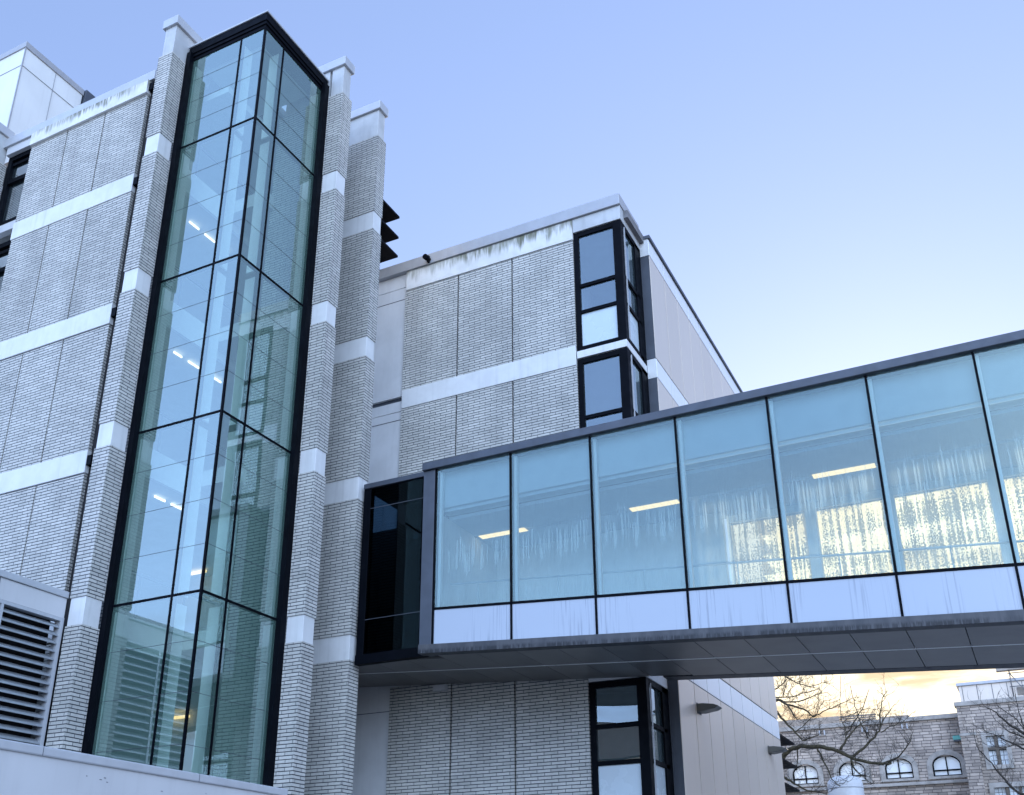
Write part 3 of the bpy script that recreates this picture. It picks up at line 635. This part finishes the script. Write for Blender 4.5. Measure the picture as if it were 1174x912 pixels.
# ------------------------------------------------------------------ footbridge
fb = thing('footbridge', 'enclosed glass footbridge with misted panes, pale blue lower panels and dark soffit', 'bridge', (-5, 20.3, 5.0))
X0, X1, YF, YK = -11.14, 9.92, 18.64, 22.2
SL = .0697
def zl(z0, x): return z0 - SL * (x - X0)
nb = 11
for k in range(nb):
    a, b = X0 + 1.915 * k + .022, X0 + 1.915 * (k + 1) - .022
    MB().ramp(a, b, YF, YF + .024, zl(6.53, a), 9.86, zl(6.53, b), 9.86).build('misted_pane', M['bridgeglass'], fb, out=(0, -1, 0))
    MB().ramp(a, b, YF, YF + .05, zl(5.71, a), zl(6.47, a), zl(5.71, b), zl(6.47, b)).build('lower_panel', M['spandrel'], fb)
fr = MB()
for k in range(nb + 1):
    x = X0 + 1.915 * k
    fr.ramp(x - .022, x + .022, YF - .025, YF + .12, zl(5.7, x - .022), 9.86, zl(5.7, x + .022), 9.86)
fr.ramp(X0 + .022, X1, YF - .02, YF + .10, zl(6.475, X0), zl(6.525, X0), zl(6.475, X1), zl(6.525, X1))
fr.build('mullion_frame', M['black'], fb)
m = MB()
for k in range(nb):
    a = X0 + 1.915 * k
    x = a + .05; m.ramp(x - .035, x + .035, YF + .13, YF + .22, zl(6.53, x - .035), 9.84, zl(6.53, x + .035), 9.84)
m.build('inner_mullion', M['fin'], fb)
B(X0 - .33, X0 - .025, YF - .03, YF + .45, 5.56, 9.86).build('end_frame', M['slate'], fb, .008)
B(X0 - .34, X1, YF - .10, YK + .1, 9.865, 10.05).build('roof_fascia', M['slate'], fb, .012)
MB().ramp(X0 - .34, X1, YF - .05, YF + .2, zl(5.50, X0 - .34), zl(5.70, X0 - .34), zl(5.50, X1), zl(5.70, X1)).build('edge_beam', M['drip'], fb, .006)
# soffit panels, two rows of them, with open joints; the row under the link starts further left
def soffit(xa, xb, ya, yb, n):
    MB().ramp(xa, xb, ya, yb, zl(5.50, xa) + .006, zl(5.56, xa), zl(5.50, xb) + .006, zl(5.56, xb)).build(n, M['soffit'], fb)
k = -5
while X0 + .9575 * k < X1 - .5:
    xa, xb = X0 + .9575 * k + .008, X0 + .9575 * (k + 1) - .008
    ys = [YF + .2, 20.28, YK - .3 if xa > -7.2 else 21.80]
    if k < 0: ys[0] = 19.165 if xa > -13.46 else 19.31
    soffit(xa, xb, ys[0], ys[1] - .01, 'soffit_panel'); soffit(xa, xb, ys[1] + .01, ys[2], 'soffit_panel'); k += 1
MB().ramp(-15.5, X1, 20.264, 20.296, zl(5.498, -15.5), zl(5.54, -15.5), zl(5.498, X1), zl(5.54, X1)).build('soffit_trim', M['fin'], fb)
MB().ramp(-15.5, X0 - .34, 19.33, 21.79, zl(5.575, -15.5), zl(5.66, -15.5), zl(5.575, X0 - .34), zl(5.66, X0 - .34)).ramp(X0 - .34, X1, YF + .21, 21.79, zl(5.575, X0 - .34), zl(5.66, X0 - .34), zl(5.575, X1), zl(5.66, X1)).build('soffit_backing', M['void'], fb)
MB().ramp(-7.05, X1, YK - .29, YK + .1, zl(5.50, -7.05), zl(6.9, -7.05), zl(5.50, X1), zl(6.9, X1)).build('edge_beam', M['drip'], fb, .006)
# inside: sloping floor, bulkhead, ceiling with a dark light slot, rails, far wall
MB().ramp(X0, X1, YF + .14, YK - .3, zl(5.9, X0), zl(6.0, X0), zl(5.9, X1), zl(6.0, X1)).build('walk_floor', M['floor'], fb)
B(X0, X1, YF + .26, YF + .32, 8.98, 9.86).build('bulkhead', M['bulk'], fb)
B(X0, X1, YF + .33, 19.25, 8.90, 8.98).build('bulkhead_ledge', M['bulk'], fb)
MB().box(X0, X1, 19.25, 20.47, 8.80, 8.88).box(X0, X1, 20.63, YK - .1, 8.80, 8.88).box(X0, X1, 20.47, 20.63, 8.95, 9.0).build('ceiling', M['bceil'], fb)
B(X0, X1, 20.475, 20.50, 8.87, 8.94).build('light_slot', M['darkgrey'], fb)
MB().ramp(X0, -5.32, 21.62, 21.78, zl(5.9, X0), 8.80, zl(5.9, -5.32), 8.80).build('far_wall', M['inner'], fb)
B(X0 - .02, X0 + .04, 18.9, 21.6, 5.6, 8.8).build('end_wall', M['inner'], fb)
fw = MB()
for x in (-5.30, -3.55, -1.89, .20, 2.1, 4.0, 5.9, 7.8, 9.7): fw.box(x, x + (.24 if x > -5 else .05), YK - .28, YK - .05, 5.2, 8.80)
fw.box(-5.3, X1, YK - .25, YK - .05, 8.62, 8.80)
fw.build('far_frame', M['inner'], fb)
xs = [-5.25, -3.55, -1.89, .20, 2.1, 4.0, 5.9, 7.8, 9.7]
for a, b in zip(xs[:-1], xs[1:]):
    a2 = a + (.24 if a > -5 else 0)
    MB().ramp(a2, b, YK - .16, YK - .14, zl(6.6, a2), 8.62, zl(6.6, b), 8.62).build('beaded_pane', M['wetglass'], fb)
m = MB()
m.tube([(-10.9, 18.98, 7.13), (9.5, 18.98, 7.13 - .0807 * 20.4)], .022, 8)
for k in range(11):
    x = -10.2 + 1.915 * k; m.tube([(x, 18.98, zl(6.0, x)), (x, 18.98, 7.13 - .0807 * (x + 10.9))], .012, 6)
m.build('handrail', M['coping'], fb)
# dark glazed link to the main building
lk = MB().box(-13.42, -13.22, 19.03, 19.2, 5.6, 9.95).box(-13.42, X0 - .335, 19.0, 19.16, 5.575, 5.80)
lk = lk.build('link_frame', M['black'], fb, .006)
MB().box(-13.42, X0 - .335, 19.0, 19.2, 9.952, 10.08).box(-13.42, X0 - .335, 19.2, 21.78, 9.96, 10.06).build('link_roof', M['slate'], lk, .006)
zs = [5.80, 6.63, 9.42, 9.95]
for a, b in zip(zs[:-1], zs[1:]):
    B(-13.22, X0 - .335, 19.05, 19.07, a + .006, b - .006).build('link_pane', M['darkglass'], lk, out=(0, -1, 0))
m = MB()
for z in zs[1:3]: m.box(-13.22, X0 - .335, 19.043, 19.05, z - .007, z + .007)
m.build('pane_joint', M['slate'], lk)
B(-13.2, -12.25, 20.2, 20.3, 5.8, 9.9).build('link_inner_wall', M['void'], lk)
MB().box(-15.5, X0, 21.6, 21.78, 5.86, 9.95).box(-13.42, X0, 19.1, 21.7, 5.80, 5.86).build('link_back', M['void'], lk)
for (xa, xb, n) in ((-11.0, -9.77, 'leftmost, beside the dark link'), (-7.13, -6.0, 'middle one of the three'), (-3.06, -1.80, 'rightmost, above the glowing far panes')):
    o = B(xa, xb, 20.44, 20.66, 8.785, 8.797).build('strip_light', M['warm']); tag(o, 'cream strip light in the bridge ceiling, ' + n, 'ceiling light', 'strip lights in the bridge')

# ------------------------------------------------------------------ stone buildings beyond
sb = thing('stone_building', 'long grey rubble stone building with arched white windows beyond the bridge', 'building', (-12, 60, GROUND))
YW = 60.0
WX = [-4.02, -6.43, -8.87, -11.4, -13.9, -16.4]
def arch(x, hw, z0, zs, rise, n=10):
    pts = [(x - hw, z0), (x + hw, z0)]
    for i in range(n + 1):
        t = math.pi * i / n
        pts.append((x + hw * math.cos(t), zs + rise * math.sin(t)))
    return pts
# wall pieces around the openings
m = MB()
edges = sorted([x for x in WX])
prev = -40
for x in edges:
    m.box(prev, x - .72, YW, YW + .5, 7.38, 8.40); prev = x + .72
m.box(prev, -3.0, YW, YW + .5, 7.38, 8.40)
m.box(-40, -3.0, YW, YW + .5, 8.40, 10.35).box(-40, -3.0, YW, YW + .5, GROUND, 7.38).box(-40, -39.5, YW + .5, 90, GROUND, 10.3).box(-40, -3, 89.5, 90, GROUND, 10.3)
m.build('wall', M['stone'], sb)
B(-40, -3.0, YW - .12, YW + .3, 10.352, 10.60).build('parapet_coping', M['dressed'], sb, .03)
B(-40, -3.05, YW - .16, YW - .002, 6.98, 7.14).build('string_course', M['dressed'], sb, .03)
B(-40, -3, YW + .5, 89.5, 10.0, 10.2).build('roof', M['roofing'], sb)
for x in WX:
    s = MB()
    out_, in_ = arch(x, .98, 7.25, 7.95, .78), arch(x, .71, 7.38, 7.95, .52)
    for i in range(len(out_)):
        j = (i + 1) % len(out_)
        q = [in_[i], in_[j], out_[j], out_[i]]
        s.hexa([(a, YW - .06, b) for a, b in q][::-1], [(a, YW + .12, b) for a, b in q][::-1])
    w = s.build('arched_window', M['dressed'], sb)
    B(x - .75, x + .75, YW + .20, YW + .22, 7.38, 8.50).build('pane', M['palepane'], w)
    f = MB().box(x - .03, x + .03, YW + .14, YW + .20, 7.40, 8.45).box(x - .71, x - .64, YW + .14, YW + .20, 7.40, 8.0).box(x + .64, x + .71, YW + .14, YW + .20, 7.40, 8.0)
    f.box(x - .64, x + .64, YW + .14, YW + .20, 7.66, 7.73).box(x - .64, x + .64, YW + .14, YW + .20, 7.38, 7.45)
    pts = [(x + .68 * math.cos(math.pi * i / 10), YW + .17, 7.95 + .49 * math.sin(math.pi * i / 10)) for i in range(11)]
    f.tube(pts, .035, 5)
    f.build('window_frame', M['black'], w)
# timber screen on the roof, and small floodlight brackets under the coping
m = MB()
for z in (10.62, 10.74, 10.86, 10.98): m.box(-9.3, -7.3, 60.6, 60.66, z, z + .09)
m.box(-15, -9.3, 60.6, 60.7, 10.60, 11.1).box(-7.1, -5.6, 60.7, 61.2, 10.6, 10.86)
m.build('roof_screen', M['wood'], sb)
m = MB()
for x in (-10.2, -7.9, -5.8): m.box(x - .16, x - .10, YW - .16, YW - .002, 9.98, 10.25).box(x + .10, x + .16, YW - .16, YW - .002, 9.98, 10.25)
m.build('gutter_bracket', M['coping'], sb)

st = thing('stone_tower', 'grey stone block with leaded cross window and metal-clad top at the right edge', 'building', (2, 58.5, GROUND))
YT2 = 58.5
m = MB()
# openings: cross window and the row below
m.box(-3.0, -1.86, YT2, YT2 + .5, 7.52, 9.12).box(-.96, 12, YT2, YT2 + .5, 7.52, 9.12).box(-3.0, 12, YT2, YT2 + .5, 9.12, 10.66)
m.box(-3.0, 12, YT2, YT2 + .5, 6.50, 7.52).box(-3.0, -1.9, YT2, YT2 + .5, 4.6, 6.5).box(.5, 12, YT2, YT2 + .5, 4.6, 6.5).box(-3.0, 12, YT2, YT2 + .5, GROUND, 4.6)
m.box(-3.0, -2.5, YT2 + .5, 80, GROUND, 10.6).box(11.5, 12, YT2 + .5, 80, GROUND, 10.6).box(-3, 12, 79.5, 80, GROUND, 10.6)
m.build('wall', M['stone'], st)
B(-3.08, 12.08, YT2 - .10, YT2 + .5, 10.662, 10.90).build('parapet_coping', M['dressed'], st, .03)
B(-3.0, -2.28, YT2 - .5, YT2 - .002, GROUND, 9.05).build('buttress', M['stone'], st)
B(-3.04, -2.24, YT2 - .54, YT2 - .003, 9.052, 9.20).build('buttress_cap', M['dressed'], st, .03)
B(-2.9, 12, YT2 + .6, 79, 10.3, 10.5).build('roof', M['roofing'], st)
pt = B(-2.75, 12, YT2 + .55, 70, 10.5, 11.82).build('roof_cladding', M['tan'], st)
m = MB()
for k in range(16): m.box(-2.6 + .72 * k, -2.575 + .72 * k, YT2 + .53, YT2 + .55, 10.9, 11.8)
m.build('cladding_seam', M['slate'], pt)
B(-2.85, 12, YT2 + .45, 70, 11.822, 11.98).build('cladding_coping', M['coping'], pt, .02)
B(.0, 1.1, YT2 + .50, YT2 + .56, 11.1, 11.5).build('vent_grille', M['wood'], pt)
def leaded(x0, x1, z0, z1, nx, bars):
    """dressed stone surround with mullions; leaded panes set back in it"""
    s = MB().box(x0 - .22, x0, YT2 - .05, YT2 + .2, z0 - .2, z1 + .24).box(x1, x1 + .22, YT2 - .05, YT2 + .2, z0 - .2, z1 + .24)
    s.box(x0, x1, YT2 - .05, YT2 + .2, z1, z1 + .24).box(x0, x1, YT2 - .08, YT2 + .2, z0 - .2, z0)
    w = s.build('leaded_window', M['dressed'], st)
    f = MB()
    for k in range(1, nx): f.box(x0 + (x1 - x0) * k / nx - .075, x0 + (x1 - x0) * k / nx + .075, YT2 + .02, YT2 + .18, z0, z1)
    for z in bars: f.box(x0, x1, YT2 + .018, YT2 + .178, z - .07, z + .07)
    f.build('mullion', M['darkwood'], w)
    B(x0, x1, YT2 + .2, YT2 + .22, z0, z1).build('pane', M['leaded'], w)
    g = MB(); n = int((x1 - x0) / .16)
    for k in range(1, n): g.box(x0 + (x1 - x0) * k / n - .008, x0 + (x1 - x0) * k / n + .008, YT2 + .19, YT2 + .2, z0, z1)
    n = int((z1 - z0) / .22)
    for k in range(1, n): g.box(x0, x1, YT2 + .188, YT2 + .199, z0 + (z1 - z0) * k / n - .008, z0 + (z1 - z0) * k / n + .008)
    g.build('leading', M['black'], w)
leaded(-1.84, -.98, 7.58, 9.05, 2, (8.42,))
leaded(-1.88, .48, 4.7, 6.48, 4, ())
o = thing('pipe_scaffold', 'thin steel pipe scaffold standing on the stone block roof at the right edge', 'scaffold', (1.0, 58.7, 10.9))
m = MB()
for x in (-.2, .55, 1.4, 2.2): m.tube([(x, 58.75, 10.9), (x, 58.75, 13.0)], .03, 6)
for z in (11.5, 12.2): m.tube([(-.3, 58.75, z), (2.3, 58.75, z)], .025, 6)
m.build('pipe_frame', M['rust'], o)
MB().tube([(.55, 58.72, 10.95), (-.2, 58.72, 12.2)], .025, 6).tube([(1.4, 58.72, 10.95), (.55, 58.72, 12.2)], .025, 6).build('brace', M['rust'], o)
B(-.8, .9, 58.6, 59.0, 12.35, 12.55).build('walk_board', M['wood'], o)
o = thing('wall_sign_lamp', 'small pale green box lamp on the stone wall left of the buttress', 'wall lamp', (-3.35, 60, 9.2))
B(-3.48, -3.06, 59.8, 59.995, 9.18, 9.40).build('lamp_case', M['teal'], o, .02)
B(-3.46, -3.08, 59.82, 59.99, 9.10, 9.18).build('lamp_base', M['slate'], o)
o = thing('white_tank', 'rounded white tank in front of the stone building behind bare branches', 'tank', (-7.8, 50, GROUND))
prof = [(.80, GROUND), (.80, 6.05), (.76, 6.25), (.62, 6.40), (.40, 6.47), (.05, 6.49)]
MB().tube([(-7.86, 50.6, z) for r, z in prof], [r for r, z in prof], 24).build('tank_body', M['tank'], o)
for z in (5.9, 4.4): MB().tube([(-7.86, 50.6, z), (-7.86, 50.6, z + .05)], [.815, .815], 24).build('tank_band', M['coping'], o)

# a gabled block behind the viewer, seen only as a reflection in the low corner window
gb = thing('gabled_building', 'dark gabled building reflected in the lowest corner window', 'building', (-39, -52, GROUND))
B(-62, -16, -64, -50, GROUND, 15).build('wall', M['slate'], gb)
MB().hexa([(-62.5, -64.5, 15), (-15.5, -64.5, 15), (-15.5, -49.5, 15), (-62.5, -49.5, 15)], [(-52, -58, 19.6), (-26, -58, 19.6), (-26, -56, 19.6), (-52, -56, 19.6)]).build('roof', M['slateroof'], gb)

# ------------------------------------------------------------------ bare trees
def bare_tree(name, label, limbs, trunk, seed, mats, n_twig):
    rnd = random.Random(seed)
    t = thing(name, label, 'tree', trunk[0][0])
    MB().tube([p for p, r in trunk], [r for p, r in trunk], 10).build('trunk', M[mats[0]], t)
    mb_ = MB(); tw = MB()
    def jit(pts, amp):
        out = []
        for i in range(len(pts) - 1):
            a, b = Vector(pts[i]), Vector(pts[i + 1]); n = 3
            for k in range(n):
                p = a.lerp(b, k / n)
                if k: p += Vector([rnd.uniform(-amp, amp) for _ in range(3)])
                out.append(p)
        out.append(Vector(pts[-1])); return out
    def twig(p, d, L, r, depth):
        pts = [p]; q = p.copy(); dd = d.copy()
        n = 5
        for i in range(n):
            dd = (dd + Vector([rnd.uniform(-.34, .34) for _ in range(3)]) + Vector((0, 0, .06))).normalized()
            q = q + dd * (L / n); pts.append(q.copy())
        tw.tube(pts, [r * (1 - .75 * i / n) for i in range(n + 1)], 4, False)
        if depth:
            for i in range(1, n + 1):
                if rnd.random() < .75:
                    v = Vector([rnd.uniform(-1, 1), rnd.uniform(-.6, .6), rnd.uniform(-.5, 1)]).normalized()
                    twig(pts[i], (dd * .7 + v).normalized(), L * rnd.uniform(.4, .65), r * .6, depth - 1)
    for (pts, r0, r1) in limbs:
        r0, r1 = r0 * 1.25, r1 * 1.25
        P = jit(pts, .035); n = len(P)
        mb_.tube(P, [r0 + (r1 - r0) * i / (n - 1) for i in range(n)], 7)
        for k in range(int(n_twig * n / 8) + 1):
            i = rnd.randrange(n // 4, n)
            d = (P[min(i + 1, n - 1)] - P[max(0, i - 1)]).normalized()
            v = Vector([rnd.uniform(-1, 1), rnd.uniform(-.7, .7), rnd.uniform(-.5, 1)]).normalized()
            twig(P[i], (d * .6 + v).normalized(), rnd.uniform(.35, 1.0), .011, 2 if rnd.random() < .3 else 1)
    mb_.build('limbs', M[mats[1]], t); tw.build('twigs', M['bark'], t)
bare_tree('bare_tree', 'leafless tree with a thick mossy branch arching out from behind the taupe wall', TREE_A,
          [((-11.6, 46.2, GROUND), .30), ((-11.4, 46.1, 3), .25), ((-10.9, 46, 5.2), .21), ((-9.96, 46, 6.2), .13), ((-9.75, 45.9, 6.5), .11)], 5, ('bark', 'moss'), 9)
# upper leader of the first tree, hidden behind the wall
bare_tree('bare_tree', 'leafless tree with fine drooping branches in front of the stone block at the right edge', TREE_B,
          [((4.4, 50, GROUND), .26), ((4.3, 50, 3), .22), ((4.0, 50, 5.2), .16), ((2.9, 50, 6.2), .10), ((1.9, 49.9, 6.65), .07)], 9, ('bark', 'bark'), 5)

# ------------------------------------------------------------------ camera
Mx = ((0.89250002, -0.17320338, -0.41646645), (0.45103847, 0.33691815, 0.82646867), (-0.00283206, -0.92546569, 0.37882085))
cam = bpy.data.cameras.new('camera'); co = bpy.data.objects.new('camera', cam); col.objects.link(co)
rot = Matrix(((Mx[0][0], -Mx[0][1], -Mx[0][2]), (Mx[1][0], -Mx[1][1], -Mx[1][2]), (Mx[2][0], -Mx[2][1], -Mx[2][2])))
co.matrix_world = rot.to_4x4()
cam.sensor_fit = 'HORIZONTAL'; cam.sensor_width = 36
cam.lens = 1173.766 / 1174 * 36
cam.shift_x = (587 - 577.894) / 1174
cam.shift_y = (583.933 - 456) / 1174
cam.clip_start = .05; cam.clip_end = 2000
scene.camera = co

# ------------------------------------------------------------------ daylight: low sun behind the buildings, clear sky with thin cloud low down
FILL = (7.0, 9.1, 12.8)  # colour of an added, unseen bright patch of sky, fill light for the fronts
SUN_EL, SUN_AZ = 13.0, -4.0      # azimuth measured from +y towards +x
w = bpy.data.worlds.new('World'); scene.world = w; w.use_nodes = True
nt = w.node_tree; nt.nodes.clear()
class WT(NT):
    def __init__(s, t):
        s.t = t; s.out = t.nodes.new('ShaderNodeOutputWorld')
t = WT(nt)
sky = t.n('ShaderNodeTexSky', sky_type='NISHITA', sun_disc=False)
sky.sun_elevation = R(SUN_EL); sky.sun_rotation = R(SUN_AZ)
sky.air_density = 1.0; sky.dust_density = .6; sky.ozone_density = 2.0; sky.altitude = 50
tc = t.n('ShaderNodeTexCoord'); g = tc.outputs['Generated']
s = t.n('ShaderNodeSeparateXYZ', {0: g})
el = s.outputs[2]
pd = t.n('ShaderNodeCombineXYZ', {0: t.math('DIVIDE', s.outputs[0], t.math('MAXIMUM', el, .04)), 1: t.math('DIVIDE', s.outputs[1], t.math('MAXIMUM', el, .04)), 2: 0.0}).outputs[0]
soft = t.n('ShaderNodeGamma', {0: sky.outputs[0], 1: .50}).outputs[0]
tint = t.mix(1.0, soft, (.96, 1.08, 1.50, 1), 'MULTIPLY')
tint = t.n('ShaderNodeVectorMath', {0: tint, 3: t.ramp(s.outputs[1], (.30, -.50, 1.0, 2.8))}, operation='SCALE').outputs[0]  # sky brightened behind the viewer as added fill
# thin streaky cloud near the sun, and an added bright patch behind the viewer that fills the fronts
cl = t.noise(t.scaled(pd, (.55, 1.0, 1)), 1.1, 6, .6)
k = t.math('MULTIPLY', t.ramp(cl, (.46, .66, 0, 1)), t.ramp(el, (.10, .42, 1, 0)))
cloudc = t.mix(1.0, tint, (.70, .62, .55, 1), 'MULTIPLY')
skyc = t.mix(k, tint, cloudc)
fill_noise = t.noise(g, 1.6, 2, .5)
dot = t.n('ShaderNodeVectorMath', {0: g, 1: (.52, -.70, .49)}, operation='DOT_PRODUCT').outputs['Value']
kb = t.math('MULTIPLY', t.ramp(dot, (.74, .93, 0, 1)), t.math('MULTIPLY', t.ramp(fill_noise, (.30, .62, .55, 1)), t.ramp(el, (-.02, .10, 0, 1))))
skyc = t.mix(kb, skyc, (FILL[0], FILL[1], FILL[2], 1))
# sunset warmth and lit cloud streaks close to the sun
sd = t.n('ShaderNodeVectorMath', {0: g, 1: (math.sin(R(SUN_AZ)) * math.cos(R(SUN_EL)), math.cos(R(SUN_AZ)) * math.cos(R(SUN_EL)), math.sin(R(SUN_EL)))}, operation='DOT_PRODUCT').outputs['Value']
streak = t.noise(t.scaled(pd, (1.0, 1.0, 1)), 1.5, 6, .6)
wc = t.mix(t.ramp(streak, (.46, .62, 0, 1)), (4.6, 3.9, 2.7, 1), (2.7, 1.95, 1.05, 1))
skyc = t.mix(t.math('MULTIPLY', t.ramp(sd, (.966, .990, 0, 1)), .92), skyc, wc)
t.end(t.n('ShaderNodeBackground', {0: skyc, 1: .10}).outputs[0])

sl = bpy.data.lights.new('sun', 'SUN'); sl.energy = 3.0; sl.angle = R(2.0); sl.color = (1.0, .80, .56)
so = bpy.data.objects.new('sun', sl); col.objects.link(so)
d = Vector((math.sin(R(SUN_AZ)) * math.cos(R(SUN_EL)), math.cos(R(SUN_AZ)) * math.cos(R(SUN_EL)), math.sin(R(SUN_EL))))
so.rotation_euler = (-d).to_track_quat('-Z', 'Y').to_euler()
so.location = (0, 0, 40)

# ------------------------------------------------------------------ render settings
scene.view_settings.view_transform = 'Standard'; scene.view_settings.look = 'None'
scene.view_settings.gamma = 1; scene.view_settings.use_curve_mapping = False
scene.view_settings.exposure = 2.0
cy = scene.cycles
cy.max_bounces = 10; cy.diffuse_bounces = 4; cy.glossy_bounces = 5; cy.transparent_max_bounces = 24; cy.transmission_bounces = 4
cy.use_denoising = True; cy.caustics_reflective = False; cy.caustics_refractive = False
cy.sample_clamp_indirect = 6
